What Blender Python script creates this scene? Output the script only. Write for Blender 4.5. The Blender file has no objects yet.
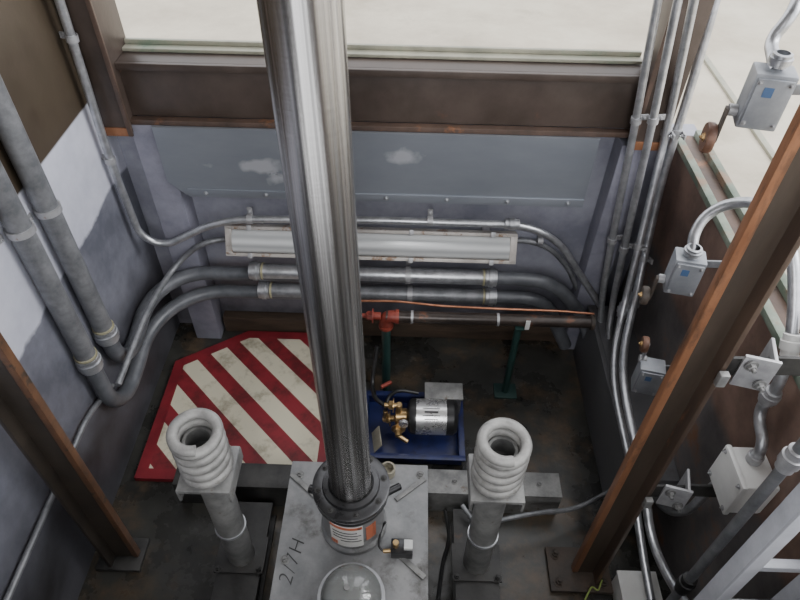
import bpy,bmesh,math,random
from mathutils import Vector,Matrix,Euler
random.seed(3)
pi=math.pi
# ---------------------------------------------------------------- camera
H=2.34; F=640.0
PITCH=math.radians(45.2); YAW=math.radians(0.9); ROLL=math.radians(1.07)
R=(Euler((0,0,YAW)).to_matrix() @ Euler((pi/2-PITCH,0,0)).to_matrix() @ Euler((0,0,ROLL)).to_matrix())
C=Vector((0,0,H))
cd=bpy.data.cameras.new("camera"); cam=bpy.data.objects.new("camera",cd)
bpy.context.scene.collection.objects.link(cam)
cam.matrix_world=Matrix.Translation(C)@R.to_4x4()
cd.sensor_width=36; cd.lens=F*36/800; cd.clip_start=0.02
bpy.context.scene.camera=cam
# survey helpers: where a sight line meets a real plane of the pit
def ray(u,v): return R@Vector(((u-400)/F,-(v-300)/F,-1))
def PX(u,v,x): d=ray(u,v); return C+d*((x-C.x)/d.x)
def PY(u,v,y): d=ray(u,v); return C+d*((y-C.y)/d.y)
def PZ(u,v,z): d=ray(u,v); return C+d*((z-C.z)/d.z)

# ---------------------------------------------------------------- materials
def newmat(name):
    m=bpy.data.materials.new(name); m.use_nodes=True
    nt=m.node_tree; b=nt.nodes["Principled BSDF"]; return m,nt,b
def rgb(c): return (c[0],c[1],c[2],1)
def pm(name,c1,c2,scale=8,rough=.6,metal=0,bump=.15,c3=None,t3=.62,s3=4,lo=.35,hi=.65,stretch=None,rvar=.15,zones=None,bscale=None,w3=.06):
    m,nt,b=newmat(name); N=nt.nodes; L=nt.links
    tc=N.new('ShaderNodeTexCoord'); mp=N.new('ShaderNodeMapping'); L.new(tc.outputs['Object'],mp.inputs[0])
    if stretch: mp.inputs['Scale'].default_value=stretch
    n=N.new('ShaderNodeTexNoise'); n.inputs['Scale'].default_value=scale; n.inputs['Detail'].default_value=9; n.inputs['Roughness'].default_value=.65
    L.new(mp.outputs[0],n.inputs['Vector'])
    r=N.new('ShaderNodeValToRGB'); r.color_ramp.elements[0].position=lo; r.color_ramp.elements[1].position=hi
    r.color_ramp.elements[0].color=rgb(c1); r.color_ramp.elements[1].color=rgb(c2)
    L.new(n.outputs['Fac'],r.inputs[0]); col=r.outputs[0]
    if c3:
        n3=N.new('ShaderNodeTexNoise'); n3.inputs['Scale'].default_value=s3; n3.inputs['Detail'].default_value=10; n3.inputs['Roughness'].default_value=.7
        L.new(mp.outputs[0],n3.inputs['Vector'])
        r3=N.new('ShaderNodeValToRGB'); r3.color_ramp.elements[0].position=t3; r3.color_ramp.elements[1].position=t3+w3
        L.new(n3.outputs['Fac'],r3.inputs[0])
        mx=N.new('ShaderNodeMixRGB'); L.new(r3.outputs[0],mx.inputs[0]); L.new(col,mx.inputs[1]); mx.inputs[2].default_value=rgb(c3); col=mx.outputs[0]
    if zones:
        sp=N.new('ShaderNodeSeparateXYZ'); L.new(tc.outputs['Object'],sp.inputs[0])
        nz=N.new('ShaderNodeTexNoise'); nz.inputs['Scale'].default_value=3; nz.inputs['Detail'].default_value=6; L.new(tc.outputs['Object'],nz.inputs['Vector'])
        for (z,ca,cb,soft,wd) in zones:
            ad=N.new('ShaderNodeMath'); ad.operation='MULTIPLY_ADD'; ad.inputs[1].default_value=soft; L.new(nz.outputs['Fac'],ad.inputs[0]); L.new(sp.outputs['Z'],ad.inputs[2])
            gt=N.new('ShaderNodeMapRange'); gt.inputs['From Min'].default_value=z+soft*.5-wd; gt.inputs['From Max'].default_value=z+soft*.5+wd
            L.new(ad.outputs[0],gt.inputs['Value'])
            rr=N.new('ShaderNodeValToRGB'); rr.color_ramp.elements[0].position=.35; rr.color_ramp.elements[1].position=.68
            rr.color_ramp.elements[0].color=rgb(ca); rr.color_ramp.elements[1].color=rgb(cb); L.new(n.outputs['Fac'],rr.inputs[0])
            mx=N.new('ShaderNodeMixRGB'); L.new(gt.outputs[0],mx.inputs[0]); L.new(col,mx.inputs[1]); L.new(rr.outputs[0],mx.inputs[2]); col=mx.outputs[0]
    L.new(col,b.inputs['Base Color'])
    b.inputs['Metallic'].default_value=metal
    rm=N.new('ShaderNodeMapRange'); rm.inputs['To Min'].default_value=max(.03,rough-rvar); rm.inputs['To Max'].default_value=min(1,rough+rvar)
    L.new(n.outputs['Fac'],rm.inputs['Value']); L.new(rm.outputs[0],b.inputs['Roughness'])
    if bump:
        nb=N.new('ShaderNodeTexNoise'); nb.inputs['Scale'].default_value=bscale or scale*4; nb.inputs['Detail'].default_value=6; L.new(mp.outputs[0],nb.inputs['Vector'])
        bp=N.new('ShaderNodeBump'); bp.inputs['Strength'].default_value=bump; bp.inputs['Distance'].default_value=.01; L.new(nb.outputs['Fac'],bp.inputs['Height']); L.new(bp.outputs[0],b.inputs['Normal'])
    return m

M={}
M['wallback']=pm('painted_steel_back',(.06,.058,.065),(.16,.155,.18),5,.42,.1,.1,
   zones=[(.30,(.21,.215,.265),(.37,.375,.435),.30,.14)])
M['wallleft']=pm('painted_steel_left',(.022,.021,.023),(.07,.07,.08),4,.5,.05,.1,c3=(.18,.18,.21),t3=.64,s3=3,  # dark base near the floor paints low-corner shade into the colour
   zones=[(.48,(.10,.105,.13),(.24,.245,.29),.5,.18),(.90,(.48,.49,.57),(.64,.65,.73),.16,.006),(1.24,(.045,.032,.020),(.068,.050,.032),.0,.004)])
M['wallright']=pm('stained_steel_right',(.07,.063,.062),(.17,.155,.15),5,.5,.1,.15,c3=(.20,.105,.06),t3=.54,s3=5,w3=.12,
   zones=[(.70,(.10,.063,.048),(.27,.175,.135),.14,.02)])
M['column']=pm('painted_steel_column',(.17,.17,.215),(.29,.29,.345),6,.5,.1,.05)
M['lobby']=pm('dark_lobby_wall',(.05,.045,.04),(.08,.07,.065),3,.7,0,.02)
M['brown']=pm('brown_paint',(.042,.030,.024),(.078,.058,.048),5,.42,.0,.1,c3=(.14,.07,.042),t3=.65,s3=6,w3=.12)
M['khaki']=pm('dark_olive_brown',(.05,.036,.022),(.07,.053,.035),3,.5,0,.05)
M['floor']=pm('wet_dirty_concrete',(.009,.009,.008),(.050,.049,.043),2.8,.26,0,.3,c3=(.12,.080,.046),t3=.50,s3=2.6,rvar=.28,w3=.18)
M['outside']=pm('pale_concrete',(.40,.35,.27),(.56,.51,.41),2.5,.8,0,.05,c3=(.28,.25,.18),t3=.56,s3=1.4,w3=.22)
M['sill']=pm('weathered_sill',(.24,.24,.19),(.38,.36,.28),8,.5,.1,.1,c3=(.14,.21,.155),t3=.55,s3=4,w3=.15)
M['green_edge']=pm('green_patina',(.10,.135,.10),(.22,.25,.20),12,.6,0,.1,c3=(.22,.15,.10),t3=.52,s3=7,w3=.1)
M['rustframe']=pm('rusty_frame',(.055,.038,.030),(.11,.07,.052),10,.5,0,.1,c3=(.30,.13,.06),t3=.58,s3=6,w3=.12)
M['galv']=pm('galvanised',(.36,.37,.39),(.55,.56,.58),30,.34,.75,.03)
M['galvdark']=pm('grey_conduit',(.14,.145,.155),(.25,.255,.265),20,.40,.4,.03)
M['pvc']=pm('dark_grey_pipe',(.07,.075,.083),(.13,.135,.148),12,.40,.1,.03,c3=(.22,.22,.23),t3=.68,s3=8)
M['zinc']=pm('zinc_bracket',(.31,.31,.32),(.47,.47,.48),18,.45,.5,.05,c3=(.25,.13,.07),t3=.62,s3=14)
M['rail']=pm('oily_rail',(.044,.034,.027),(.088,.066,.050),7,.33,.3,.08,c3=(.24,.115,.065),t3=.66,s3=7,stretch=(1,1,.25),w3=.1)
M['railedge']=pm('rusty_rail_edge',(.24,.105,.052),(.40,.19,.10),14,.38,.4,.06,c3=(.07,.05,.038),t3=.52,s3=9,stretch=(1,1,.3),w3=.12)
M['railbrown']=pm('brown_rail_flange',(.065,.047,.037),(.12,.082,.06),14,.38,.3,.06,c3=(.32,.15,.08),t3=.58,s3=9,stretch=(1,1,.3),w3=.12)
M['raildark']=pm('dark_rail',(.030,.025,.021),(.06,.048,.038),7,.4,.2,.06)
M['leftedge']=pm('dull_rust_edge',(.09,.05,.032),(.19,.095,.05),12,.4,.2,.06,c3=(.05,.04,.032),t3=.54,s3=8)
M['spring']=pm('dusty_spring',(.19,.187,.18),(.36,.355,.34),18,.55,.3,.06,c3=(.12,.108,.09),t3=.58,s3=12,w3=.12)
M['bufpipe']=pm('dusty_grey_steel',(.13,.13,.13),(.28,.28,.27),14,.5,.35,.08,c3=(.12,.085,.06),t3=.60,s3=9)
M['jack']=pm('grey_painted_jack',(.16,.165,.17),(.28,.28,.28),8,.5,.15,.12,c3=(.07,.065,.058),t3=.55,s3=6,w3=.14)
M['jackdark']=pm('dark_oily_steel',(.03,.03,.032),(.075,.075,.078),12,.3,.6,.05)
M['channel']=pm('dark_channel',(.018,.018,.018),(.055,.053,.05),8,.5,.2,.15,c3=(.09,.055,.038),t3=.64,s3=7)
M['panel']=pm('flat_grey_panel',(.085,.085,.09),(.125,.125,.13),3,.45,.1,.04,c3=(.06,.053,.05),t3=.6,s3=4,w3=.15)
M['red']=pm('red_paint',(.13,.012,.018),(.21,.018,.026),8,.42,0,.08,c3=(.05,.015,.015),t3=.55,s3=6,w3=.18)
M['blackpipe']=pm('black_pipe',(.02,.016,.014),(.06,.045,.038),10,.35,.3,.1,c3=(.16,.07,.04),t3=.60,s3=10)
M['redfit']=pm('red_fitting',(.17,.03,.022),(.28,.055,.035),14,.45,.1,.1)
M['greenpaint']=pm('green_paint',(.010,.030,.027),(.02,.055,.048),9,.45,0,.05)
M['copper']=pm('copper',(.42,.18,.10),(.58,.27,.17),20,.35,.8,.02)
M['bluetray']=pm('blue_plastic',(.009,.014,.065),(.018,.027,.115),6,.35,0,.03,c3=(.013,.014,.025),t3=.54,s3=8,w3=.18)
M['black']=pm('black_rubber',(.012,.012,.013),(.03,.03,.03),10,.4,.1,.03)
M['brass']=pm('brass',(.40,.27,.12),(.56,.39,.2),18,.35,.8,.03)
M['chrome']=pm('bright_steel',(.6,.6,.6),(.8,.8,.8),15,.28,.8,.02)
M['white']=pm('white_plastic',(.62,.62,.60),(.76,.76,.74),6,.4,0,.02,c3=(.5,.49,.45),t3=.64,s3=8)
M['ladder']=pm('pale_grey_paint',(.33,.34,.37),(.47,.48,.52),8,.45,.05,.04,c3=(.25,.23,.21),t3=.6,s3=8,w3=.12)
M['switch']=pm('blue_grey_cast_box',(.25,.265,.29),(.37,.385,.41),12,.45,.35,.06,c3=(.22,.19,.16),t3=.64,s3=9,w3=.1)
M['sticker']=pm('blue_sticker',(.06,.12,.25),(.10,.18,.33),20,.4,0,0)
M['frame']=pm('stained_fixture_frame',(.36,.33,.30),(.52,.49,.46),12,.5,.2,.05,c3=(.26,.17,.11),t3=.55,s3=16)
M['wood']=pm('rotten_timber',(.035,.024,.016),(.08,.052,.033),14,.8,0,.3,stretch=(.3,2,2))
M['paper']=pm('paper',(.6,.59,.56),(.7,.69,.67),9,.6,.1,.02)
M['labelred']=pm('label_red',(.45,.12,.06),(.55,.17,.08),9,.5,0,0)
M['ink']=pm('ink',(.03,.03,.03),(.05,.05,.05),9,.7,0,0)
M['rust']=pm('rust_plate',(.035,.030,.026),(.085,.062,.047),12,.6,.1,.2,c3=(.18,.095,.06),t3=.62,s3=8)
M['rustroller']=pm('rusty_roller',(.09,.045,.03),(.20,.10,.06),20,.5,.2,.05)
M['rag']=pm('dirty_cloth',(.28,.26,.2),(.42,.39,.31),14,.9,0,.3)
M['yellow']=pm('yellow_ring',(.33,.30,.18),(.43,.40,.28),14,.5,.3,.05)
M['wire']=pm('yellow_green_wire',(.25,.35,.08),(.35,.42,.12),14,.5,0,0)

def piston_mat():
    m,nt,b=newmat('brushed_piston_steel'); N=nt.nodes; L=nt.links
    tc=N.new('ShaderNodeTexCoord'); mp=N.new('ShaderNodeMapping'); mp.inputs['Scale'].default_value=(1,1,30); L.new(tc.outputs['Object'],mp.inputs[0])
    n=N.new('ShaderNodeTexNoise'); n.inputs['Scale'].default_value=4; n.inputs['Detail'].default_value=8; L.new(mp.outputs[0],n.inputs[0])
    n2=N.new('ShaderNodeTexNoise'); n2.inputs['Scale'].default_value=3; n2.inputs['Detail'].default_value=5
    mp2=N.new('ShaderNodeMapping'); mp2.inputs['Scale'].default_value=(34,34,.10); L.new(tc.outputs['Object'],mp2.inputs[0]); L.new(mp2.outputs[0],n2.inputs[0])
    r=N.new('ShaderNodeValToRGB'); r.color_ramp.elements[0].color=(.26,.255,.25,1); r.color_ramp.elements[1].color=(.66,.65,.64,1); r.color_ramp.elements[0].position=.38; r.color_ramp.elements[1].position=.64
    L.new(n2.outputs['Fac'],r.inputs[0]); L.new(r.outputs[0],b.inputs['Base Color'])
    b.inputs['Metallic'].default_value=1; b.inputs['Roughness'].default_value=.25
    b.inputs['Anisotropic'].default_value=.85
    tg=N.new('ShaderNodeTangent'); tg.direction_type='RADIAL'; tg.axis='Z'; L.new(tg.outputs[0],b.inputs['Tangent'])
    b.inputs['Anisotropic Rotation'].default_value=0.25
    bp=N.new('ShaderNodeBump'); bp.inputs['Strength'].default_value=.12; bp.inputs['Distance'].default_value=.002; L.new(n.outputs['Fac'],bp.inputs['Height']); L.new(bp.outputs[0],b.inputs['Normal'])
    return m
M['piston']=piston_mat()
def stripes_mat():
    m,nt,b=newmat('cream_red_stripes'); N=nt.nodes; L=nt.links
    tc=N.new('ShaderNodeTexCoord'); sp=N.new('ShaderNodeSeparateXYZ'); L.new(tc.outputs['Object'],sp.inputs[0])
    ad=N.new('ShaderNodeMath'); ad.operation='ADD'; L.new(sp.outputs['X'],ad.inputs[0]); L.new(sp.outputs['Y'],ad.inputs[1])
    ml=N.new('ShaderNodeMath'); ml.operation='MULTIPLY_ADD'; ml.inputs[1].default_value=1/.20; ml.inputs[2].default_value=20.35; L.new(ad.outputs[0],ml.inputs[0])
    fr=N.new('ShaderNodeMath'); fr.operation='FRACT'; L.new(ml.outputs[0],fr.inputs[0])
    gt=N.new('ShaderNodeMath'); gt.operation='GREATER_THAN'; gt.inputs[1].default_value=.45; L.new(fr.outputs[0],gt.inputs[0])
    n=N.new('ShaderNodeTexNoise'); n.inputs['Scale'].default_value=7; n.inputs['Detail'].default_value=9; n.inputs['Roughness'].default_value=.7; L.new(tc.outputs['Object'],n.inputs[0])
    a=N.new('ShaderNodeValToRGB'); a.color_ramp.elements[0].color=(.08,.012,.013,1); a.color_ramp.elements[1].color=(.21,.018,.026,1); a.color_ramp.elements[0].position=.37; a.color_ramp.elements[1].position=.56; L.new(n.outputs['Fac'],a.inputs[0])
    c=N.new('ShaderNodeValToRGB'); c.color_ramp.elements[0].color=(.20,.175,.125,1); c.color_ramp.elements[1].color=(.56,.52,.40,1); c.color_ramp.elements[0].position=.32; c.color_ramp.elements[1].position=.50; L.new(n.outputs['Fac'],c.inputs[0])
    mx=N.new('ShaderNodeMixRGB'); L.new(gt.outputs[0],mx.inputs[0]); L.new(a.outputs[0],mx.inputs[1]); L.new(c.outputs[0],mx.inputs[2]); L.new(mx.outputs[0],b.inputs['Base Color']); b.inputs['Roughness'].default_value=.5
    return m
M['stripes']=stripes_mat()
def sheet_mat():
    m=pm('scuffed_zinc_sheet',(.24,.262,.30),(.33,.352,.39),2.5,.30,.5,.02,stretch=(.6,1,1.6),lo=.25,hi=.75,rvar=.08); nt=m.node_tree; N=nt.nodes; L=nt.links; b=N['Principled BSDF']
    src=b.inputs['Base Color'].links[0].from_socket
    tc=N.new('ShaderNodeTexCoord'); n=N.new('ShaderNodeTexNoise'); n.inputs['Scale'].default_value=14; n.inputs['Detail'].default_value=8; L.new(tc.outputs['Object'],n.inputs[0])
    for (c,rr,sc) in SMEARS:
        sub=N.new('ShaderNodeVectorMath'); sub.operation='SUBTRACT'; sub.inputs[1].default_value=c; L.new(tc.outputs['Object'],sub.inputs[0])
        mu=N.new('ShaderNodeVectorMath'); mu.operation='MULTIPLY'; mu.inputs[1].default_value=sc; L.new(sub.outputs[0],mu.inputs[0])
        ln=N.new('ShaderNodeVectorMath'); ln.operation='LENGTH'; L.new(mu.outputs[0],ln.inputs[0])
        ma=N.new('ShaderNodeMath'); ma.operation='MULTIPLY_ADD'; ma.inputs[1].default_value=.20; L.new(n.outputs['Fac'],ma.inputs[0]); L.new(ln.outputs['Value'],ma.inputs[2])
        mr=N.new('ShaderNodeMapRange'); mr.inputs['From Min'].default_value=rr+.08; mr.inputs['From Max'].default_value=rr+.125; mr.inputs['To Min'].default_value=.7; mr.inputs['To Max'].default_value=0; L.new(ma.outputs[0],mr.inputs['Value'])
        mx=N.new('ShaderNodeMixRGB'); L.new(mr.outputs[0],mx.inputs[0]); L.new(src,mx.inputs[1]); mx.inputs[2].default_value=(.68,.69,.73,1); src=mx.outputs[0]
    L.new(src,b.inputs['Base Color']); return m
def lens_mat():
    m,nt,b=newmat('ribbed_diffuser'); N=nt.nodes; L=nt.links
    b.inputs['Roughness'].default_value=.18
    tc=N.new('ShaderNodeTexCoord'); w=N.new('ShaderNodeTexWave'); w.bands_direction='Z'; w.inputs['Scale'].default_value=9; w.inputs['Distortion'].default_value=.4; L.new(tc.outputs['Object'],w.inputs[0])
    r=N.new('ShaderNodeValToRGB'); r.color_ramp.elements[0].color=(.34,.35,.35,1); r.color_ramp.elements[1].color=(.55,.56,.56,1); L.new(w.outputs['Fac'],r.inputs[0]); L.new(r.outputs[0],b.inputs['Base Color'])
    return m
M['lens']=lens_mat()
def clear_mat():
    m,nt,b=newmat('clear_plastic'); b.inputs['Base Color'].default_value=(.85,.87,.86,1); b.inputs['Roughness'].default_value=.05
    b.inputs['Transmission Weight'].default_value=.88; b.inputs['IOR'].default_value=1.45; return m
M['clear']=clear_mat()

# ---------------------------------------------------------------- mesh builder
def fillet(pts,r,n=8):
    pts=[Vector(p) for p in pts]
    if len(pts)<3: return pts
    rs=r if isinstance(r,(list,tuple)) else [r]*len(pts)
    if max(rs)<=0: return pts
    out=[pts[0]]
    for i in range(1,len(pts)-1):
        a,b,c=pts[i-1],pts[i],pts[i+1]
        d=min(rs[i],(b-a).length*.48,(c-b).length*.48)
        p0=b+(a-b).normalized()*d; p1=b+(c-b).normalized()*d
        for k in range(n+1):
            t=k/n; w_=1.5  # rational blend, close to a circular pipe bend
            den=(1-t)**2+w_*t*(1-t)+t*t
            out.append((p0*(1-t)**2+b*w_*t*(1-t)+p1*t*t)/den)
    out.append(pts[-1]); return out
def frame_of(ax):
    ax=Vector(ax).normalized(); h=Vector((0,0,1)) if abs(ax.z)<.9 else Vector((0,1,0))
    x=ax.cross(h).normalized(); y=ax.cross(x).normalized(); return x,y,ax
class B:
    def __init__(s): s.bm=bmesh.new(); s.mi=0
    def _f(s,vs):
        try: f=s.bm.faces.new(vs); f.material_index=s.mi; return f
        except ValueError: return None
    def box(s,c,size,rot=None,bev=.0):
        m=Matrix.Translation(Vector(c))@((rot or Matrix.Identity(3)).to_4x4())@Matrix.Diagonal((size[0],size[1],size[2],1))
        r=bmesh.ops.create_cube(s.bm,size=1,matrix=m)
        fs=set(f for v in r['verts'] for f in v.link_faces)
        for f in fs: f.material_index=s.mi
        if bev>0:
            es=list(set(e for v in r['verts'] for e in v.link_edges))
            bmesh.ops.bevel(s.bm,geom=es,offset=bev,segments=2,affect='EDGES',profile=.6)
        return s
    def span(s,a,b,bev=0):
        a=Vector(a);b=Vector(b); return s.box((a+b)/2,[abs(b[i]-a[i]) for i in range(3)],None,bev)
    def lathe(s,prof,o,ax=(0,0,1),seg=32):
        x,y,z=frame_of(ax); o=Vector(o); rings=[]
        for (r,h) in prof:
            if r<1e-6: rings.append([s.bm.verts.new(o+z*h)])
            else: rings.append([s.bm.verts.new(o+z*h+(x*math.cos(2*pi*k/seg)+y*math.sin(2*pi*k/seg))*r) for k in range(seg)])
        for a,b in zip(rings[:-1],rings[1:]):
            for k in range(seg):
                k2=(k+1)%seg
                if len(a)==1 and len(b)==1: continue
                if len(a)==1: s._f([a[0],b[k2],b[k]])
                elif len(b)==1: s._f([a[k],a[k2],b[0]])
                else: s._f([a[k],a[k2],b[k2],b[k]])
        return s
    def cyl(s,a,b,r,seg=24,bev=.0):
        a=Vector(a);b=Vector(b);L=(b-a).length
        if bev: pr=[(0,0),(r-bev,0),(r,bev),(r,L-bev),(r-bev,L),(0,L)]
        else: pr=[(0,0),(r,0),(r,L),(0,L)]
        return s.lathe(pr,a,b-a,seg)
    def ring(s,c,ax,ro,ri,h,seg=32):
        return s.lathe([(ri,-h/2),(ro,-h/2),(ro,h/2),(ri,h/2),(ri,-h/2)],c,ax,seg)
    def hexbolt(s,c,ax,r=.012,h=.01):
        ax=Vector(ax).normalized(); c=Vector(c)
        s.lathe([(0,0),(r*1.5,0),(r*1.5,h*.25),(0,h*.25)],c,ax,20)
        s.lathe([(0,h*.25),(r,h*.25),(r,h),(r*.8,h*1.15),(0,h*1.15)],c,ax,6)
        s.cyl(c+ax*h,c+ax*h*2.0,r*.5,10); return s
    def tube(s,pts,r,seg=14,fil=.05,n=8,cap=True):
        P=fillet(pts,fil,n)
        Q=[P[0]]
        for p in P[1:]:
            if (p-Q[-1]).length>1e-5: Q.append(p)
        P=Q; T=[]
        for i in range(len(P)):
            if i==0: t=P[1]-P[0]
            elif i==len(P)-1: t=P[-1]-P[-2]
            else: t=(P[i+1]-P[i]).normalized()+(P[i]-P[i-1]).normalized()
            T.append(t.normalized())
        x,y,_=frame_of(T[0]); rings=[]
        for i,p in enumerate(P):
            x=(x-T[i]*x.dot(T[i])).normalized(); y=T[i].cross(x)
            rings.append([s.bm.verts.new(p+(x*math.cos(2*pi*k/seg)+y*math.sin(2*pi*k/seg))*r) for k in range(seg)])
        for a,b in zip(rings[:-1],rings[1:]):
            for k in range(seg): s._f([a[k],a[(k+1)%seg],b[(k+1)%seg],b[k]])
        if cap: s._f(list(reversed(rings[0]))); s._f(rings[-1])
        return s
    def prism(s,poly,ext):
        ext=Vector(ext); a=[s.bm.verts.new(Vector(p)) for p in poly]; b=[s.bm.verts.new(Vector(p)+ext) for p in poly]
        s._f(list(reversed(a))); s._f(b); n=len(a)
        for k in range(n): s._f([a[k],a[(k+1)%n],b[(k+1)%n],b[k]])
        return s
    def done(s,name,mat,parent=None,label=None,category=None,kind=None,group=None,origin=None,ang=35):
        bmesh.ops.recalc_face_normals(s.bm,faces=s.bm.faces[:])
        vs=[v.co for v in s.bm.verts]
        if origin is None:
            mn=[min(v[i] for v in vs) for i in range(3)]; mx=[max(v[i] for v in vs) for i in range(3)]
            origin=Vector(((mn[0]+mx[0])/2,(mn[1]+mx[1])/2,mn[2]))
        origin=Vector(origin)
        bmesh.ops.translate(s.bm,verts=s.bm.verts[:],vec=-origin)
        me=bpy.data.meshes.new(name); s.bm.to_mesh(me); s.bm.free()
        for p in me.polygons: p.use_smooth=True
        me.set_sharp_from_angle(angle=math.radians(ang))
        for mm in (mat if isinstance(mat,(list,tuple)) else [mat]): me.materials.append(M[mm])
        ob=bpy.data.objects.new(name,me); bpy.context.scene.collection.objects.link(ob)
        ob["wo"]=list(origin)
        if parent: ob.parent=parent; ob.location=origin-Vector(parent["wo"])
        else: ob.location=origin
        if label: ob["label"]=label
        if category: ob["category"]=category
        if kind: ob["kind"]=kind
        if group: ob["group"]=group
        return ob
def empty(name,loc,label,category,group=None):
    ob=bpy.data.objects.new(name,None); ob.empty_display_size=.05; bpy.context.scene.collection.objects.link(ob)
    ob.location=loc; ob["wo"]=list(loc); ob["label"]=label; ob["category"]=category
    if group: ob["group"]=group
    return ob
Z0=(0,0,0)
XL=-1.12; XR=.97; YB=2.12; WS=1.13
# ---------------------------------------------------------------- shell
B().span((XL-.1,-.7,-.1),(XR+.1,YB+.1,0)).done('floor','floor',kind='structure',origin=Z0)
b=B(); b.span((XL-.1,YB,0),(.885,YB+.1,1.17)); b.span((.885,YB,0),(XR+.1,YB+.1,1.10)); b.done('wall_back','wallback',kind='structure',origin=Z0)
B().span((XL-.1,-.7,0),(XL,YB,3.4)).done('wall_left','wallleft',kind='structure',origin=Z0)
B().span((XR,-.7,0),(XR+.1,YB,WS-.03)).done('wall_right','wallright',kind='structure',origin=Z0)
b=B(); b.span((XL-.1,-.02,0),(XR+.1,.08,1.0)); b.span((XL-.1,-.45,1.0),(-.50,-.35,3.4)); b.span((.42,-.45,1.0),(XR+.1,-.35,3.4)); b.span((-.50,-.45,3.0),(.42,-.35,3.4))  # unseen front wall; upper jambs and header added to streak the ram's reflections
b.done('wall_front','lobby',kind='structure',origin=Z0)
B().span((XL-.1,-.7,3.4),(XR+.1,YB+.1,3.5)).done('ceiling','khaki',kind='structure',origin=Z0)
b=B(); b.span((-5,YB+.1,1.0),(6,9,1.10)); b.span((XR+.10,-4,1.0),(6,YB+.1,1.10)); b.done('floor.001','outside',kind='structure',origin=Z0)
B().span((-.88,YB-.05,0),(.74,YB,.10),.006).done('baseboard_back','wood',kind='structure',origin=Z0)
b=B(); b.span((-1.0,YB+.0,1.372),(.775,YB+.05,1.384),.003); b.span((-1.0,YB+.035,1.384),(.775,YB+.05,1.40),.003); b.done('trim_1','sill',kind='structure',origin=Z0)
b=B(); b.span((XR-.02,.1,WS-.025),(XR+.008,YB-.02,WS),.004); b.done('trim_2','green_edge',kind='structure')
b=B(); b.span((XR+.008,.1,WS-.04),(XR+.055,YB-.02,WS-.008),.004); b.done('trim_3','rustframe',kind='structure')
b=B(); b.span((XR+.055,.1,WS-.04),(XR+.08,YB-.02,WS+.015),.004); b.done('trim_4','green_edge',kind='structure')
b=B(); b.span((XR+.30,.1,WS-.04),(XR+.325,YB+2.4,WS-.018),.003); b.done('trim_6','sill',kind='structure')
PT_=.33
b=B(); b.span((.80,1.15,0),(.82,YB-.12,PT_),.003); b.span((.82,1.15,PT_-.03),(XR,YB-.12,PT_),.003)
b.done('trim_5','panel',kind='structure')
# beam
beam=B().span((-1.0,YB-.07,1.17),(.775,YB+.06,1.37),.004).done('steel_beam','brown',label='brown painted steel beam spanning above the pit wall',category='beam')
B().span((-1.0,YB-.10,1.15),(.775,YB-.07,1.17),.003).done('lower_flange','rustframe',parent=beam)
B().span((-1.0,YB-.085,1.345),(.775,YB-.07,1.37),.003).done('upper_flange','brown',parent=beam)
for (x0,x1,y1,lab) in ((-1.10,-1.0,YB+.06,'brown painted steel post beside the olive wall panel'),(.775,.89,YB+.0,'brown painted steel post beside the vertical conduits')):
    p=B().span((x0,YB-.12,1.12),(x1,y1,3.4),.004).done('steel_post','brown',label=lab,category='post')
    xe=x1 if x0<0 else x0
    B().span((xe-.008,YB-.130,1.12),(xe+.008,YB-.12,3.4),.002).done('post_edge','rustframe',parent=p)
    B().span((x0+.004,YB-.126,1.118),(x1-.004,YB-.119,1.15),.002).done('rusty_foot','railedge',parent=p)
B().span((-1.01,YB-.10,0),(-.89,YB,1.15),.008).done('corner_column','column',label='grey lavender painted steel corner column on pit wall',category='column')
B().span((.75,YB-.10,0),(.86,YB,1.12),.008).done('corner_column','column',label='grey lavender painted steel column near conduit bundle',category='column')
# zinc sheet spans between the corner columns
SY=YB-.10
SMEARS=[(PY(262,168,SY-.014),.060,(1,0.2,2.4)),(PY(405,156,SY-.014),.035,(1,.2,1.9)),(PY(284,178,SY-.014),.03,(1,.2,1.6)),(PY(205,165,SY-.014),.005,(1,.2,1.6))]
SMEARS=[(tuple(c),r_,s_) for c,r_,s_ in SMEARS]
M['sheet']=sheet_mat()
sp_=[PY(150,122,SY-.012),PY(160,180,SY-.012),PY(172,192,SY-.012),PY(582,208,SY-.012)]
zb=PY(375,200,SY-.012).z; sx0=sp_[0].x; sx1=sp_[3].x
sh=B(); sh.prism([(sx0,SY-.001,1.15),(sx0,SY-.001,zb+.06),(sx0+.06,SY-.001,zb),(sx1,SY-.001,zb),(sx1,SY-.001,1.15)],(0,-.011,0))
sh=sh.done('zinc_sheet','sheet',label='scuffed blue grey zinc sheet panel fixed under the beam',category='metal sheet',origin=Z0)
B().span((sx0+.07,SY-.018,zb-.004),(sx1,SY-.012,zb+.030),.002).done('sheet_lip','sheet',parent=sh,origin=Z0)
for i in range(7):
    B().hexbolt((sx0+.14+i*(sx1-sx0-.2)/6,SY-.018,zb+.014),(0,-1,0),.006,.005).done('bolt','galv',parent=sh)

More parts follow.
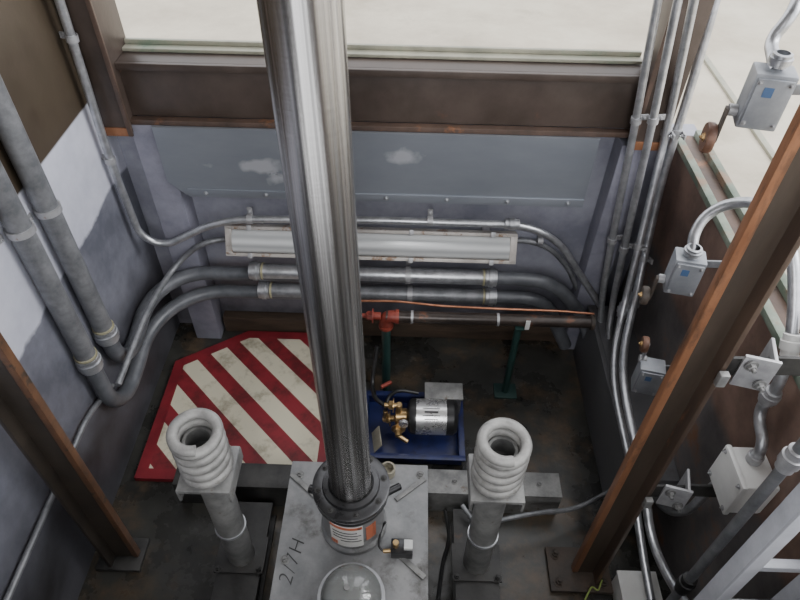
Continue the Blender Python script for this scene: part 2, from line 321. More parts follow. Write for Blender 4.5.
# ---------------------------------------------------------------- generic conduit
def strap(p,ax,r,parent,mat='zinc',wall=(0,1,0)):
    p=Vector(p); b=B(); b.ring(p,ax,r+.005,r+.0005,.022,20)
    w=Vector(wall).normalized(); ax=Vector(ax).normalized(); side=ax.cross(w).normalized()
    rot=Matrix((side,ax,w)).transposed()
    b.box(p+w*(r+.002)+side*(r+.014),(.032,.02,.006),rot,.001); b.hexbolt(p+side*(r+.016)+w*(r-.001),-w,.006,.006)
    return b.done('pipe_strap',mat,parent=parent)
def coup(p,ax,r,parent,L=.05,mat='galv',yellow=False):
    ax=Vector(ax).normalized(); p=Vector(p)
    b=B(); g=r+.006
    b.lathe([(r,-L/2),(g,-L/2+.002),(g,-L*.2),(g+.004,-L*.18),(g+.004,L*.18),(g,L*.2),(g,L/2-.002),(r,L/2)],p,ax,24)
    o=b.done('pipe_coupling',mat,parent=parent)
    if yellow:
        B().ring(p+ax*(L*.62),ax,r+.005,r,.008,24).done('coupling_ring','yellow',parent=parent,label='yellowish coupling ring')
    return o
def conduit(pts,r,mat,label,fil=.08,cat='conduit',name='conduit',seg=16,group=None):
    return B().tube(pts,r,seg,fil,12).done(name,mat,label=label,category=cat,group=group)

zA=PY(375,267,2.03).z; zB_=PY(375,285,2.03).z
xw=-1.083
aY=PX(50,214,xw).y; bY=PX(35,258,xw).y
A=conduit([(xw,aY,3.38),(xw,aY,zA-.13),(xw,1.99,zA-.03),(PY(515,268,1.99).x,1.985,zA),PY(556,283,1.99),PY(585,320,1.97),PY(592,350,1.93)],.030,'pvc','large dark grey pipe turning along the pit wall below the light',[0,.18,.30,.2,.1,.1,0],'pipe','pipe')
Bp=conduit([(xw,bY,3.38),(xw,bY,zB_-.12),(xw,1.98,zB_-.02),(PY(505,287,1.98).x,1.98,zB_),PY(545,300,1.98),PY(565,345,1.98)],.030,'pvc','lower large dark grey pipe turning along the pit wall',[0,.20,.30,.2,.1,0],'pipe','pipe')
for (o,x0,x1,z,y) in ((A,PY(255,265,1.99).x,PY(492,268,1.99).x,zA,1.985),(Bp,PY(264,286,1.98).x,PY(492,287,1.98).x,zB_,1.98)):
    B().cyl((x0,y,z),(x1,y,z),.0325,28,.002).done('steel_sleeve','galv' if o is A else 'galvdark',parent=o,label='galvanised steel section')
    coup((x0,y,z),(1,0,0),.032,o,.05,'galv',True); coup((x1,y,z),(-1,0,0),.032,o,.05,'galv',True)
    strap((x1-.35,y,z),(1,0,0),.033,o)
for (o,y,z) in ((A,aY,.60),(Bp,bY,.62)):
    B().cyl((xw,y,z),(xw,y,3.37),.0335,28).done('steel_sleeve','galvdark',parent=o,label='galvanised vertical section')
    coup((xw,y,z),(0,0,1),.033,o,.06,'galv',True)
strap((xw,aY,1.16),(0,0,1),.034,A,'zinc',(-1,0,0)); strap((xw,bY,1.20),(0,0,1),.034,Bp,'zinc',(-1,0,0))
t1=conduit([PY(40,-60,1.95),PY(76,52,1.96),PY(110,160,1.96),PY(140,236,1.96),PY(165,246,1.97),PY(222,219,2.0),PY(375,220,2.0),PY(525,225,2.0),PY(558,240,2.0),PY(576,268,2.0),PY(602,308,1.98)],.0145,'galv','thin galvanised conduit running above the strip light',.11)
strap(PY(110,160,1.96),(0.05,0,1),.0145,t1); strap(PY(72,38,1.96),(0.05,0,1),.0145,t1); strap(PY(250,219,2.0),(1,0,0),.0145,t1); strap(PY(430,221,2.0),(1,0,0),.0145,t1); coup(PY(512,224,2.0),(1,0,0),.0145,t1,.06)
t2=conduit([PX(118,385,-1.03),PX(150,303,-1.02),PY(176,264,2.0),PY(203,241,2.0),PY(240,238,2.06),PY(375,238,2.09),PY(540,241,2.09),PY(566,262,2.08),PY(586,310,2.06)],.012,'galvdark','thin grey conduit passing behind the strip light',.12)
strap(PY(540,241,2.09),(1,0,0),.012,t2)
t3=conduit([PX(112,385,-1.10),(-1.10,1.25,.46),(-1.10,.2,.45)],.010,'galvdark','thin dull blue grey conduit low along the pit wall',.05)
strap((-1.10,1.0,.458),(0,1,0),.010,t3,'zinc',(-1,0,0))

# right bundle
xp=.783
specs=[([(PY,670,-60,1.93),(PY,658,0,1.93),(PY,636,120,1.94),(PY,612,240,1.94),(PY,603,290,1.93),(PX,600,325,.84),(PX,601,350,.86)],.0130),
 ([(PY,692,-60,1.90),(PY,678,0,1.90),(PY,653,120,1.92),(PY,627,235,1.92),(PX,613,300,.85),(PX,608,335,.85),(PX,610,365,.87)],.0130),
 ([(PY,706,-60,1.90),(PY,694,0,1.90),(PX,669,120,.88),(PX,643,230,.87),(PX,623,310,.85),(PX,614,350,.81),(PX,614,385,xp),(PX,621,422,xp),(PX,632,470,xp),(PX,641,545,.80),(PX,655,620,.82)],.0135),
 ([(PX,730,-60,.91),(PX,716,0,.91),(PX,690,90,.92),(PX,664,170,.92),(PX,648,240,.92),(PX,635,300,.90),(PX,623,350,.82),(PX,623,385,xp),(PX,631,425,xp),(PX,643,475,xp),(PX,651,540,.81),(PX,670,582,.84),(PX,702,625,.86)],.0150)]
rb=[]
for i,(ps,r) in enumerate(specs):
    pts=[f(u,v,w) for (f,u,v,w) in ps]
    o=conduit(pts,r,'galv',['thin galvanised conduit climbing past the brown post','galvanised conduit in the vertical bundle by the post','galvanised conduit in the bundle with strap clamps','galvanised conduit bending along the stained wall'][i],.12,group='vertical conduit bundle')
    rb.append((o,pts,r))
for (i,k,t) in ((0,2,.0),(1,2,.0),(2,2,.1),(3,2,.5),(2,3,.2),(3,4,.3),(1,3,.2),(0,3,0)):
    o,pts,r=rb[i]; q=min(k+1,len(pts)-1); p=pts[k].lerp(pts[q],t); strap(p,pts[q]-pts[k-1],r,o,'zinc',(1,0,0) if i>1 else (0,1,0))
for (i,k) in ((3,5),(2,4),(3,9)):
    o,pts,r=rb[i]; coup(pts[k],pts[k+1]-pts[k-1],r,o,.06)

# ---------------------------------------------------------------- strip light
fa=PY(226,244,1.99); fb=PY(517,248,1.99)
cx=(fa.x+fb.x)/2; Lx=fb.x-fa.x; fz=(fa.z+fb.z)/2
tilt=Matrix.Rotation(math.radians(-28),3,'X')
def tl(x,y,z): return Vector((cx,2.0,fz))+tilt@Vector((x,y,z))
fx=B(); fx.box(tl(0,.022,0),(Lx,.044,.13),tilt,.008)
fx=fx.done('strip_light','frame',label='long fluorescent strip light with stained frame and ribbed diffuser',category='light fixture')
prof=[]
for k in range(9):
    a=pi*k/8; prof.append((-.004-.022*math.sin(a),.047*math.cos(a)))
b=B(); b.prism([tl(-Lx/2+.03,y,z_) for (y,z_) in prof],tilt@Vector((Lx-.06,0,0))); b.done('diffuser','lens',parent=fx)
b=B()
for s in (1,-1): b.box(tl(0,-.006,s*.056),(Lx,.014,.014),tilt,.002); b.box(tl(s*(Lx/2-.014),-.006,0),(.028,.014,.125),tilt,.003)
b.done('diffuser_frame','frame',parent=fx)
for k in range(4):
    x=-Lx/2+.1+k*(Lx-.2)/3
    for s in (1,-1): B().box(tl(x,-.016,s*.058),(.018,.010,.022),tilt,.002).done('latch','zinc',parent=fx)
for x in (cx-Lx*.4,cx+Lx*.4):
    B().span((x-.015,2.03,fz+.0),(x+.015,YB,fz+.02),.002).done('mounting_bracket','zinc',parent=fx)

# ---------------------------------------------------------------- piston + jack
pX=PY(351,484,.97).x; pYy=.97
J=empty('hydraulic_jack',(pX,pYy,.30),'hydraulic elevator jack with tall polished ram and bolted grey head','hydraulic jack')
ram=B().cyl((0,0,0),(0,0,2.83),.0625,72).done('ram','piston',parent=J,label='polished dark steel ram',origin=(0,0,0))
ram.location=(0,0,.26); ram.rotation_euler=(math.radians(1.0),math.radians(-.45),0)
b=B(); b.lathe([(.0,0),(.108,0),(.108,.02),(.100,.03),(.100,.21),(.112,.215),(.112,.238),(.0,.238)],(pX,pYy,.30),(0,0,1),56)
b.done('casing','jack',parent=J)
b=B(); b.lathe([(.064,0),(.116,0),(.118,.003),(.118,.019),(.112,.022),(.088,.022),(.085,.032),(.070,.034),(.064,.030),(.064,0)],(pX,pYy,.540),(0,0,1),56); b.done('flange_ring','jackdark',parent=J)
for k in range(8):
    a=2*pi*(k+.3)/8; B().hexbolt((pX+.101*math.cos(a),pYy+.101*math.sin(a),.562),(0,0,1),.0070,.005).done('bolt','channel',parent=J)
B().ring((pX,pYy,.520),(0,0,1),.114,.099,.010,48).done('seal_band','black',parent=J)
def cylpatch(r,a0,a1,z0,z1,name,mat,parent,th=.0015,n=12):
    b=B()
    for k in range(n):
        p=[]
        for (aa,rr) in ((a0+(a1-a0)*k/n,r),(a0+(a1-a0)*(k+1)/n,r),(a0+(a1-a0)*(k+1)/n,r+th),(a0+(a1-a0)*k/n,r+th)):
            p.append(Vector((pX+rr*math.sin(aa),pYy-rr*math.cos(aa),z0)))
        b.prism(p,(0,0,z1-z0))
    bmesh.ops.remove_doubles(b.bm,verts=b.bm.verts[:],dist=1e-5)
    return b.done(name,mat,parent=parent)
cylpatch(.1005,-.66,.40,.350,.482,'warning_label','paper',J)
cylpatch(.1020,-.64,.38,.466,.479,'label_band','labelred',J)
cylpatch(.1020,-.64,-.42,.356,.376,'label_band','labelred',J)
cylpatch(.1005,.50,.86,.375,.460,'label_panel','labelred',J)
for k in range(4): cylpatch(.1020,-.56+.25*(k==0),.34-.12*(k%2),.388+k*.018,.391+k*.018,'label_line','ink',J)
B().cyl((pX-.09,pYy+.02,.47),(pX-.14,pYy+.03,.47),.014,16,.002).done('oil_port','jackdark',parent=J)
B().cyl((pX+.10,pYy+.02,.47),(pX+.15,pYy+.05,.47),.012,16,.002).done('oil_port','jackdark',parent=J)

bx0=PZ(292,463,.30).x; bx1=PZ(428,463,.30).x; by1=PZ(360,463,.30).y
BF=B(); BF.span((bx0,.55,.285),(bx1,by1,.30),.003); BF=BF.done('jack_platform','jack',label='worn grey steel platform carrying the jack',category='platform')
B().span((bx0+.02,.57,.0),(bx0+.05,by1-.02,.285),.003).done('side_plate','channel',parent=BF)
B().span((bx1-.05,.57,.0),(bx1-.02,by1-.02,.285),.003).done('side_plate','channel',parent=BF)
B().span((bx0+.05,by1-.05,.0),(bx1-.05,by1-.02,.285),.003).done('end_plate','channel',parent=BF)
for (sx,a) in ((1,.7),(-1,-.7),(1,-.7)):
    B().box((pX+sx*.185,pYy+(.13 if a*sx>0 else -.13),.304),(.13,.018,.008),Matrix.Rotation(a,3,'Z'),.002).done('gusset','bufpipe',parent=BF)
for (u,v) in ((300,475),(420,475),(285,560)):
    p=PZ(u,v,.30); B().hexbolt(p,(0,0,1),.010,.010).done('bolt','bufpipe',parent=BF)
p=PZ(388,470,.32); b=B(); b.lathe([(.0,0),(.026,0),(.026,.035),(.02,.035),(.02,.01),(0,.01)],(p.x,p.y,.30),(0,0,1),24); b.done('filler_cup','rag',label='small tan cup standing on the jack platform',category='cup')
def text(body,loc,rot,size,mat,name,parent):
    cu=bpy.data.curves.new(name,'FONT'); cu.body=body; cu.size=size; cu.extrude=.0003; cu.offset=-.0010; cu.shear=.2; cu.space_character=1.15; cu.align_x='CENTER'; cu.align_y='CENTER'
    t=bpy.data.objects.new(name+'_tmp',cu); bpy.context.scene.collection.objects.link(t)
    dg=bpy.context.evaluated_depsgraph_get(); me=bpy.data.meshes.new_from_object(t.evaluated_get(dg)); bpy.data.objects.remove(t)
    me.transform(rot.to_4x4()); me.materials.clear(); me.materials.append(M[mat])
    o=bpy.data.objects.new(name,me); bpy.context.scene.collection.objects.link(o); o.parent=parent; o.location=Vector(loc)-Vector(parent["wo"]); o["wo"]=list(loc); return o
p=PZ(292,562,.3012); text('2/7H',p,Matrix.Rotation(math.radians(80),3,'Z'),.066,'ink','handwriting',BF)

jp=PZ(352,594,.38); jx,jy=jp.x,jp.y-.015
JR=empty('plastic_jar',(jx,jy,.30),'clear domed round plastic drip jar with pale lid knob','jar')
b=B(); b.lathe([(.090,.101),(.089,.118),(.080,.138),(.060,.155),(.030,.165),(.0,.168),(.0,.166),(.030,.163),(.059,.153),(.079,.136),(.087,.117),(.088,.101),(.090,.101)],(jx,jy,.30),(0,0,1),48); b.done('dome_lid','clear',parent=JR,ang=60)
b=B(); b.lathe([(0,0),(.075,0),(.086,.01),(.090,.10),(.085,.10),(.081,.014),(0,.012)],(jx,jy,.30),(0,0,1),40); b.done('jar_body','galvdark',parent=JR)
b=B(); b.lathe([(.0,0),(.080,0),(.084,.075),(.0,.078)],(jx,jy,.313),(0,0,1),32); b.done('oily_content','channel',parent=JR)
b=B(); b.ring((jx,jy,.398),(0,0,1),.099,.088,.012,40); b.done('rim','galv',parent=JR)
b=B(); b.lathe([(.0,0),(.009,0),(.010,.003),(.008,.006),(0,.006)],(jx-.01,jy,.467),(0,0,1),20); b.done('lid_knob','bufpipe',parent=JR)
sp=PZ(402,546,.34); S=B().box((sp.x,sp.y,.321),(.07,.05,.04),None,.004).done('solenoid_valve','jackdark',label='small dark valve block with white connector on the platform',category='valve')
B().box((sp.x+.02,sp.y,.349),(.028,.03,.016),None,.002).done('connector','white',parent=S)
B().cyl((sp.x-.02,sp.y-.0,.341),(sp.x-.02,sp.y,.366),.010,16,.001).done('brass_stem','brass',parent=S)
B().cyl((sp.x-.036,sp.y-.01,.325),(sp.x-.06,sp.y-.012,.325),.007,12,.001).done('port','brass',parent=S)
conduit([(sp.x-.06,sp.y-.012,.325),(sp.x-.075,sp.y+.0,.33),(sp.x-.07,sp.y+.06,.33),(pX+.105,pYy-.02,.36)],.004,'black','thin black cable between valve block and jack',.02,'cable','cable',8)

# ---------------------------------------------------------------- buffers
blx=PY(219,505,.93).x+.012; brx=PY(489,508,.93).x
def ch_beam(x,lab):
    b=B(); b.span((x-.075,.40,.10),(x+.075,1.13,.112),.002); b.span((x-.008,.40,.010),(x+.008,1.13,.102)); b.span((x-.075,.40,0),(x+.075,1.13,.012),.002)
    return b.done('steel_girder','channel',label=lab,category='girder')
ch_beam(blx,'dark dirty steel girder under spring buffer by the striped plate'); ch_beam(brx,'dark dirty steel girder under spring buffer near the rail foot')
cy=PZ(480,484,.13).y
b=B(); b.span((-.86,cy-.05,.13),(bx0-.005,cy+.05,.142),.002); b.span((-.86,cy-.05,.0),(bx0-.005,cy-.04,.132),.002); b.done('cross_channel','channel',label='dark steel cross channel beside the striped plate',category='channel beam')
b=B(); b.span((bx1+.005,cy-.05,.13),(.60,cy+.05,.142),.002); b.span((bx1+.005,cy-.05,.0),(.60,cy-.04,.132),.002); b=b.done('cross_channel','bufpipe',label='grey steel cross channel beside the pump tray',category='channel beam')
for xx in (.2,.32,.52): B().hexbolt((xx,cy,.142),(0,0,1),.009,.01).done('bolt','bufpipe',parent=b)

BUFG='spring buffers flanking the jack'
bf=empty('spring_buffer',(blx,.93,.112),'dusty grey coil spring buffer on pipe stand near striped plate','spring buffer',BUFG)
zt=.70; BY=.93; SR=.0590; SH=.200
parts=[]
parts.append(B().span((blx-.085,.865,.112),(blx+.085,.995,.122),.002).done('foot_plate','channel',parent=bf))
parts.append(B().cyl((blx,BY,.122),(blx,BY,zt-.012),.046,32).done('stand_pipe','bufpipe',parent=bf))
b=B(); b.box((blx,BY,zt-.006),(.150,.150,.014),None,.002); b.box((blx-.072,BY,zt-.03),(.008,.150,.05),None,.002); b.box((blx+.072,BY,zt-.03),(.008,.150,.05),None,.002)
parts.append(b.done('top_plate','bufpipe',parent=bf))
pts=[]; tr=5.7; n=int(tr*36); wr=.0152
for k in range(n+1):
    t=k/n; a=2*pi*tr*t+.6; q=min(1,max(0,(t*tr-.6)/(tr-1.2)))
    zz=zt+wr+(SH-2*wr)*q
    pts.append((blx+SR*math.cos(a),BY+SR*math.sin(a),zz))
parts.append(B().tube(pts,wr,16,0).done('coil_spring','spring',parent=bf,ang=60))
b=B(); b.lathe([(0,0),(.041,0),(.041,.150),(.033,.150),(.033,.09),(0,.09)],(blx,BY,zt),(0,0,1),28)
parts.append(b.done('spring_guide','bufpipe',parent=bf))
parts.append(B().ring((blx,BY,.34),(0,0,1),.050,.046,.010,32).done('wire_band','galv',parent=bf))
for (dx,dy) in ((-.07,-.055),(.07,-.055)):
    parts.append(B().hexbolt((blx+dx,BY+dy,.122),(0,0,1),.009,.010).done('bolt','channel',parent=bf))
b2=bf.copy(); bpy.context.scene.collection.objects.link(b2); b2.location=(brx,.93,.112); b2["label"]='dusty grey coil spring buffer on pipe stand near the rusty rail'
for q in parts:
    k=q.copy(); k.parent=b2; bpy.context.scene.collection.objects.link(k)

# ---------------------------------------------------------------- guide rails
def rail(xn,xf,y,lab,m1,m2,m3,ztop=3.4,hw=.052):
    s=1 if xf>xn else -1
    g=empty('guide_rail',((xn+xf)/2,y,0),lab,'guide rail')
    B().prism([(xn+s*.012,y-.009,.02),(xf,y-.012,.02),(xf,y+.012,.02),(xn+s*.012,y+.009,.02)],(0,0,ztop-.02)).done('rail_blade',m1,parent=g,origin=(xn,y,0))
    B().span((xn-s*.004,y-.0125,.02),(xn+s*.016,y+.0125,ztop),.002).done('rail_nose',m2,parent=g,origin=(xn,y,0))
    B().span((xf,y-hw,.02),(xf+s*.012,y+hw,ztop),.002).done('rail_flange',m3,parent=g,origin=(xn,y,0))
    return g
g1=rail(.628,.698,.96,'rusty copper brown steel guide rail rising from foot plate','rail','railedge','railbrown')
g2=rail(-.95,-1.03,.96,'dark oily brown steel guide rail beside the olive wall','raildark','leftedge','raildark')
B().span((.54,.88,0),(.76,1.04,.02),.003).done('foot_plate','rust',parent=g1)
for (x,y) in ((.57,.91),(.57,1.01),(.73,.91)):
    B().hexbolt((x,y,.02),(0,0,1),.012,.012).done('bolt','rust',parent=g1)
B().span((-1.09,.90,0),(-.93,1.02,.02),.003).done('foot_plate','channel',parent=g2)
def bracket(z,lab,xf,xw,mat='zinc',mat2='channel'):
    s=1 if xw>xf else -1
    ro=Matrix.Rotation(-s*.25,3,'Z')
    b=B(); b.box((xf+s*.070,.915,z),(.075,.008,.10),ro,.002); b.box((xf+s*.105,.945,z),(.008,.07,.10),ro,.002)
    o=b.done('rail_bracket',mat,label=lab,category='bracket')
    b=B(); b.span((xf+s*.10,.935,z-.03),(xw,.943,z+.03),.001); b.span((xw-s*.008,.92,z-.05),(xw,1.05,z+.05),.002); b.span((xf+s*.002,.925,z-.05),(xf+s*.012,1.07,z+.05),.002); b.span((xf+s*.005,.93,z-.03),(xf+s*.10,.938,z+.03),.001)
    b.done('wall_angle',mat2,parent=o)
    for (x,y,dz) in ((xf+s*.05,.915,.028),(xf+s*.085,.905,-.025)):
        B().hexbolt((x,y-.002,z+dz),(0,-1,0),.010,.010).done('bolt','bufpipe',parent=o)
    B().box((xf-s*.010,.955-.060,z),(.022,.018,.04),None,.004).done('rail_clip','bufpipe',parent=o)
    return o
bracket(1.22,'zinc bracket bolting the rusty rail to the wall',.712,XR)
bracket(.65,'lower zinc bracket bolting the rusty rail to the wall',.712,XR)

# ---------------------------------------------------------------- limit switches
def limit(u,v,x,w,lab,rollmat='black',up=False,rr=.34,boxmat='switch'):
    p=PX(u,v,x); rot=Matrix.Rotation(math.radians(-12),3,'Z')
    def L(a,b_,c): return p+rot@Vector((a,b_,c))
    o=empty('limit_switch',L(0,0,-w*.7),lab,'switch','limit switches')
    B().box(L(0,0,0),(w,w*.75,w*1.5),rot,w*.07).done('switch_box',boxmat,parent=o)
    B().box(L(0,-w*.40,0),(w*.86,w*.08,w*1.3),rot,w*.03).done('cover',boxmat,parent=o)
    B().box(L(-w*.1,-w*.445,w*.32),(w*.24,w*.01,w*.26),rot,0).done('sticker','sticker',parent=o,label='small blue sticker')
    for (a,c) in ((-.36,-.55),(.36,-.55),(-.36,.55),(.36,.55)): B().hexbolt(L(a*w,-w*.44,c*w),rot@Vector((0,-1,0)),w*.045,w*.04).done('cover_screw','zinc',parent=o)
    if up:
        ax=rot@Vector((-1,0,0)); c0=L(-w*.55,w*.25,w*1.55)
        B().cyl(L(-w*.25,w*.25,w*.70),L(-w*.55,w*.25,w*.70),w*.16,20,.001).done('shaft','zinc',parent=o)
        B().box(L(-w*.42,w*.25,w*1.15),(w*.08,w*.28,w*1.1),rot,w*.02).done('lever_arm','zinc',parent=o)
    else:
        ax=rot@Vector((-1,0,0)); c0=L(-w*.94,-w*.05,-w*1.3)
        B().cyl(L(-w*.5,0,-w*.45),L(-w*.72,0,-w*.45),w*.16,20,.001).done('shaft','zinc',parent=o)
        B().box(L(-w*.76,-w*.05,-w*.87),(w*.08,w*.24,w*1.0),rot,w*.02).done('lever_arm','rust',parent=o)
    B().lathe([(w*.08,-w*.12),(w*(rr-.03),-w*.12),(w*rr,-w*.07),(w*rr,w*.07),(w*(rr-.03),w*.12),(w*.08,w*.12),(w*.08,-w*.12)],c0,ax,28).done('roller',rollmat,parent=o)
    B().hexbolt(c0+ax*(w*.11),ax,w*.09,w*.06).done('roller_pin','brass',parent=o)
    B().span((p.x+w*.3,p.y+w*.42,p.z-.012),(XR if p.z<1.09 else XR+.09,p.y+w*.42+.006,p.z+.012),.001).done('mounting_arm','galvdark',parent=o)
    if p.z>1.09: B().span((XR+.08,p.y+w*.42,1.09),(XR+.09,p.y+w*.42+.03,p.z+.012),.001).done('mounting_post','galvdark',parent=o)
    return p,w
p1,w1=limit(764,97,.77,.085,'blue grey limit switch with large rusty roller lever','rustroller',rr=.42)
p2,w2=limit(684,272,.77,.082,'blue grey limit switch below flexible conduit with roller','rust')
p3,w3=limit(648,376,.78,.078,'upright pale limit switch with raised rusty roller lever','rustroller',True,.34)
c=conduit([p1+Vector((0,0,.06)),PX(770,40,.78),PX(790,18,.80),PX(812,-30,.85),PX(830,-80,.90)],.014,'galv','grey flexible conduit curving up from limit switch',.08)
coup(p1+Vector((0,0,.085)),(0,0,1),.014,c,.03)
jp=PX(736,480,.90)
c=conduit([p2+Vector((0,0,.058)),PX(695,228,.78),PX(714,208,.82),PX(748,200,.88),PX(780,212,.90),PX(793,250,.92),PX(795,300,.93),PX(791,345,.93),PX(780,385,.93),PX(757,412,.93),(.925,jp.y+.02,jp.z+.14),(.925,jp.y+.02,jp.z+.07)],.0145,'galv','long curved galvanised conduit linking switch and junction box',.09)
coup(p2+Vector((0,0,.076)),(0,0,1),.0145,c,.03); coup(PX(791,345,.93),PX(780,385,.93)-PX(795,300,.93),.0145,c,.06,'white'); coup(PX(770,396,.93),PX(757,412,.93)-PX(780,385,.93),.0145,c,.05,'zinc')

# ---------------------------------------------------------------- junction box
JB=empty('junction_box',(.93,jp.y,jp.z-.08),'white square plastic junction box on the stained wall','junction box')
B().box((.925,jp.y,jp.z),(.088,.125,.135),None,.008).done('box_body','white',parent=JB)
B().box((.876,jp.y,jp.z),(.016,.133,.143),None,.006).done('lid','white',parent=JB)
for s in (-1,1):
    for t in (-1,1): B().hexbolt((.868,jp.y+s*.052,jp.z+t*.057),(-1,0,0),.005,.004).done('screw','zinc',parent=JB)
B().cyl((.925,jp.y+.02,jp.z+.068),(.925,jp.y+.02,jp.z+.095),.020,20,.002).done('gland','zinc',parent=JB)
c=conduit([(.925,jp.y+.05,jp.z-.03),PX(706,492,.93),PX(688,512,.93),PX(668,512,.93),PX(655,498,.93),PX(640,465,.93)],.014,'galv','grey conduit looping from junction box behind the rail',.06)
c=conduit([(.79,.71,.0),(.79,.71,1.30)],.013,'galvdark','vertical grey pipe standing near the ladder',0,'pipe','pipe',20)
coup((.79,.71,1.20),(0,0,1),.013,c,.07,'zinc'); coup((.79,.71,.55),(0,0,1),.013,c,.08,'black')
# ladder
LD=empty('ladder',(.86,.60,0),'pale grey painted steel pit ladder by the wall','ladder')
for x in (.755,.94):
    b=B(); b.span((x-.015,.575,.0),(x+.015,.582,1.46),.001); b.span((x-.015,.582,.0),(x-.009,.62,1.46),.001); b.span((x+.009,.582,.0),(x+.015,.62,1.46),.001); b.done('stile','ladder',parent=LD)
for k in range(6): B().box((.8475,.600,.24+k*.235),(.168,.022,.022),None,.003).done('rung','ladder',parent=LD)
bp_=PZ(640,592,.10); o=B().box((bp_.x,bp_.y,.05),(.13,.13,.10),None,.006).done('floor_box','white',label='small pale grey box on the floor by the rail',category='electrical box')
B().box((bp_.x,bp_.y,.105),(.136,.136,.012),None,.003).done('lid','white',parent=o)

# ---------------------------------------------------------------- striped plate
z=.022
pl=[PZ(134,478,z),PZ(322,470,z)]
x0=max(pl[0].x,XL+.03); x1=pl[1].x+.02; y0=pl[0].y; y1=YB-.06
poly=[(x0,y0),(x1,y0),(x1,y1),(x0+.30,y1),(x0,y1-.20)]
def inset(poly,d):
    n=len(poly); out=[]
    for i in range(n):
        p=Vector(poly[i]); a=(p-Vector(poly[i-1])).normalized(); c_=(Vector(poly[(i+1)%n])-p).normalized()
        n1=Vector((-a.y,a.x)); n2=Vector((-c_.y,c_.x)); bs=(n1+n2).normalized(); out.append(p+bs*(d/max(.2,bs.dot(n1))))
    return out
bb=B(); bm=bb.bm; ins=inset(poly,.045); n=5
vo=[bm.verts.new((p[0],p[1],z)) for p in poly]; vb=[bm.verts.new((p[0],p[1],0)) for p in poly]; vi=[bm.verts.new((p[0],p[1],z)) for p in ins]
for k in range(n):
    k2=(k+1)%n; bb._f([vo[k],vo[k2],vi[k2],vi[k]]); bb._f([vb[k],vb[k2],vo[k2],vo[k]])
bb.mi=1; bb._f(vi)
bb.done('striped_plate',['red','stripes'],label='worn crimson floor plate with cream diagonal hazard stripes',category='floor plate')

# ---------------------------------------------------------------- pump
PT=empty('pump_tray',(.06,1.54,0),'dirty blue plastic drip tray on wet concrete floor','tray')
tx0=-.16; tx1=.235; ty0=1.385; ty1=1.68
B().span((tx0,ty0,.0),(tx1,ty1,.01),.003).done('tray_base','bluetray',parent=PT)
b=B()
b.span((tx0-.008,ty0-.008,.0),(tx1+.008,ty0+.006,.055),.003); b.span((tx0-.008,ty1-.006,.0),(tx1+.008,ty1+.008,.055),.003)
b.span((tx0-.008,ty0,.0),(tx0+.006,ty1,.055),.003); b.span((tx1-.006,ty0,.0),(tx1+.008,ty1,.055),.003)
b.span((tx0-.02,ty0-.02,.050),(tx1+.02,ty0+.004,.058),.002); b.span((tx0-.02,ty1-.004,.050),(tx1+.02,ty1+.02,.058),.002); b.span((tx1-.004,ty0,.050),(tx1+.02,ty1,.058),.002); b.span((tx0-.02,ty0,.050),(tx0+.004,ty1,.058),.002)
b.done('tray_rim','bluetray',parent=PT)
PM=empty('oil_pump',(.12,1.53,.01),'silver and black electric oil pump with brass fittings in blue tray','pump')
b=B(); b.lathe([(0,0),(.045,0),(.066,.008),(.074,.02),(.074,.035),(.070,.037),(.070,.160),(.074,.162),(.074,.19),(.060,.205),(.03,.21),(0,.21)],(.015,1.53,.118),(1,0,0),40); b.done('motor','black',parent=PM)
b=B(); b.lathe([(.0715,0),(.0735,0),(.0735,.124),(.0715,.124),(.0715,0)],(.051,1.53,.118),(1,0,0),40); b.done('nameplate_band','chrome',parent=PM)
for k in range(4): B().box((.112,1.53-.0738*math.sin(.15+k*.20),.118+.0738*math.cos(.15+k*.20)),(.07-.014*(k%2),.002,.008 if k==1 else .003),Matrix.Rotation(.15+k*.20,3,'X')@Matrix.Rotation(pi/2,3,'X')).done('nameplate_line','ink',parent=PM)
b=B(); b.box((.13,1.62,.028),(.16,.05,.035),None,.004); b.box((.12,1.56,.028),(.14,.10,.035),None,.004); b.done('motor_foot','jack',parent=PM)
b=B(); b.box((.165,1.625,.105),(.15,.075,.12),None,.010); b.done('terminal_box','panel',parent=PM)
B().box((.165,1.625,.168),(.16,.085,.010),None,.003).done('terminal_lid','bufpipe',parent=PM)
B().cyl((.015,1.53,.115),(-.035,1.53,.115),.034,24,.004).done('pump_head','brass',parent=PM)
b=B(); b.cyl((-.02,1.53,.13),(-.02,1.53,.20),.013,16,.002); b.cyl((-.02,1.53,.19),(-.08,1.53,.19),.011,16,.002); b.hexbolt((-.04,1.53,.19),(-1,0,0),.02,.02); b.done('brass_fitting','brass',parent=PM)
b=B(); b.cyl((-.02,1.52,.10),(-.02,1.44,.10),.013,16,.002); b.hexbolt((-.02,1.48,.10),(0,-1,0),.020,.018); b.cyl((-.025,1.45,.10),(.02,1.43,.08),.010,12,.002); b.done('brass_fitting','brass',parent=PM)
b=B(); b.cyl((-.035,1.53,.10),(-.085,1.53,.09),.014,16,.002); b.hexbolt((-.055,1.53,.096),(-1,0,-.1),.021,.016); b.cyl((-.075,1.53,.09),(-.075,1.53,.15),.010,16,.002); b.done('brass_fitting','brass',parent=PM)
B().ring((-.0,1.47,.15),(0,-1,0),.020,.0,.014,24).done('gauge','chrome',parent=PM)
B().tube([(-.08,1.53,.19),(-.12,1.56,.19),(-.14,1.66,.16),(-.12,1.75,.30)],.009,12,.04).done('hose','black',parent=PM)
B().tube([(-.075,1.53,.15),(-.07,1.58,.17),(-.03,1.64,.15),(.06,1.64,.13)],.008,12,.04).done('hose','black',parent=PM)
B().box((-.075,1.60,.235),(.05,.014,.014),Matrix.Rotation(.6,3,'Z'),.004).done('valve_handle','redfit',parent=PM)
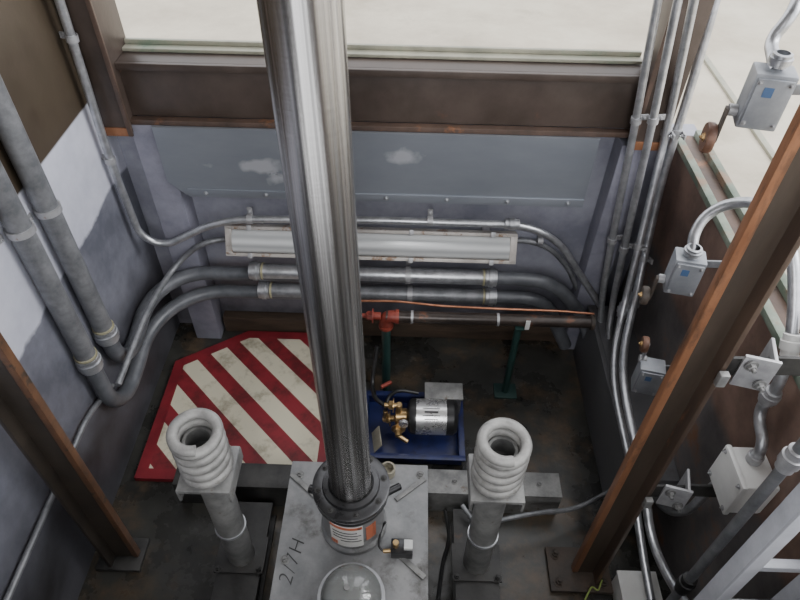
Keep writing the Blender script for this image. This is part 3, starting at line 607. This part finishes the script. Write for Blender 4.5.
B().box((-.108,1.45,.062),(.05,.11,.004),Matrix.Rotation(-.9,3,'Y')@Matrix.Rotation(.25,3,'Z'),.001).done('cardboard_piece','rag',label='narrow flat pale cardboard piece propped in the blue tray',category='cardboard')

# ---------------------------------------------------------------- black pipe on green stands
yp=1.76; q0=PY(386,318,yp); q1=PY(603,321,yp); zp=(q0.z+q1.z)/2
BP=empty('oil_pipe',(q0.x,yp,0),'rusty black oil pipe with red elbow on dark green supports','pipe')
B().cyl((q0.x,yp,zp),(.745,yp,zp),.024,24).done('pipe_run','blackpipe',parent=BP)
b=B(); b.tube([(q0.x+.045,yp,zp),(q0.x,yp,zp),(q0.x,yp,zp-.06)],.026,20,.04); b.ring((q0.x+.045,yp,zp),(1,0,0),.030,.02,.014,24); b.ring((q0.x,yp,zp-.055),(0,0,1),.030,.02,.014,24); b.done('elbow','redfit',parent=BP)
b=B(); b.cyl((q0.x-.080,yp,zp),(q0.x-.02,yp,zp),.016,16,.002); b.hexbolt((q0.x-.05,yp,zp),(-1,0,0),.020,.024); b.done('valve','redfit',parent=BP)
B().cyl((q0.x,yp,.0),(q0.x,yp,zp-.055),.019,20).done('support_leg','greenpaint',parent=BP)
xs=PY(518,330,yp).x
b=B(); b.cyl((xs,yp,.0),(xs,yp,zp-.022),.015,20); b.span((xs-.05,yp-.04,0),(xs+.05,yp+.04,.008),.001); b.span((xs-.018,yp-.03,zp-.03),(xs+.018,yp+.03,zp-.021),.001); b.done('support_leg','greenpaint',parent=BP)
for u in (412,498): B().ring((PY(u,318,yp).x,yp,zp),(1,0,0),.027,.024,.010,24).done('pipe_clamp','zinc',parent=BP)
B().ring((.740,yp,zp),(1,0,0),.030,.022,.014,24).done('end_fitting','rust',parent=BP)
xx=PY(527,320,yp).x; B().box((xx,yp-.026,zp),(.018,.004,.05),None,.001).done('tag','white',parent=BP)
conduit([PY(358,301,1.80),PY(395,301,1.80),PY(440,306,1.80),PY(500,309,1.80),PY(560,311,1.80),PY(594,314,1.80)],.005,'copper','thin copper tube running above the black pipe',.05,'tube','copper_tube',10)
conduit([PZ(462,505,.16),PZ(478,528,.14),PZ(500,520,.16),PZ(540,512,.16),PZ(575,510,.12),PZ(612,490,.12),PX(622,480,.74)],.009,'galvdark','grey flexible cable crossing floor toward rail',.08,'cable','cable',12)
conduit([PZ(445,510,.10),PZ(450,540,.02),PZ(443,560,.02),PZ(438,600,.02)],.007,'black','black cable snaking down the girder side',.06,'cable','cable',10)
conduit([PZ(585,600,.03),PZ(592,585,.05),PZ(598,592,.06),PZ(602,580,.05)],.003,'wire','thin yellow green earth wire by rail foot',.03,'wire','earth_wire',8)

# ---------------------------------------------------------------- lights
w=bpy.data.worlds.new('world'); bpy.context.scene.world=w; w.use_nodes=True
bg=w.node_tree.nodes['Background']; bg.inputs[0].default_value=(.96,.97,1,1); bg.inputs[1].default_value=3.1
def area(name,loc,tgt,sx,sy,en,col=(1,1,1)):
    l=bpy.data.lights.new(name,'AREA'); l.shape='RECTANGLE'; l.size=sx; l.size_y=sy; l.energy=en; l.color=col
    o=bpy.data.objects.new(name,l); bpy.context.scene.collection.objects.link(o); o.location=loc
    o.rotation_euler=(Vector(tgt)-Vector(loc)).to_track_quat('-Z','Y').to_euler(); return o
area('daylight_opening',(2.6,1.2,3.0),(-.4,1.6,.5),1.4,2,85,(.99,.99,1))
area('doorway_light',(-.05,-1.4,3.0),(-.1,1.8,.6),.4,1.6,38,(.99,.99,1))
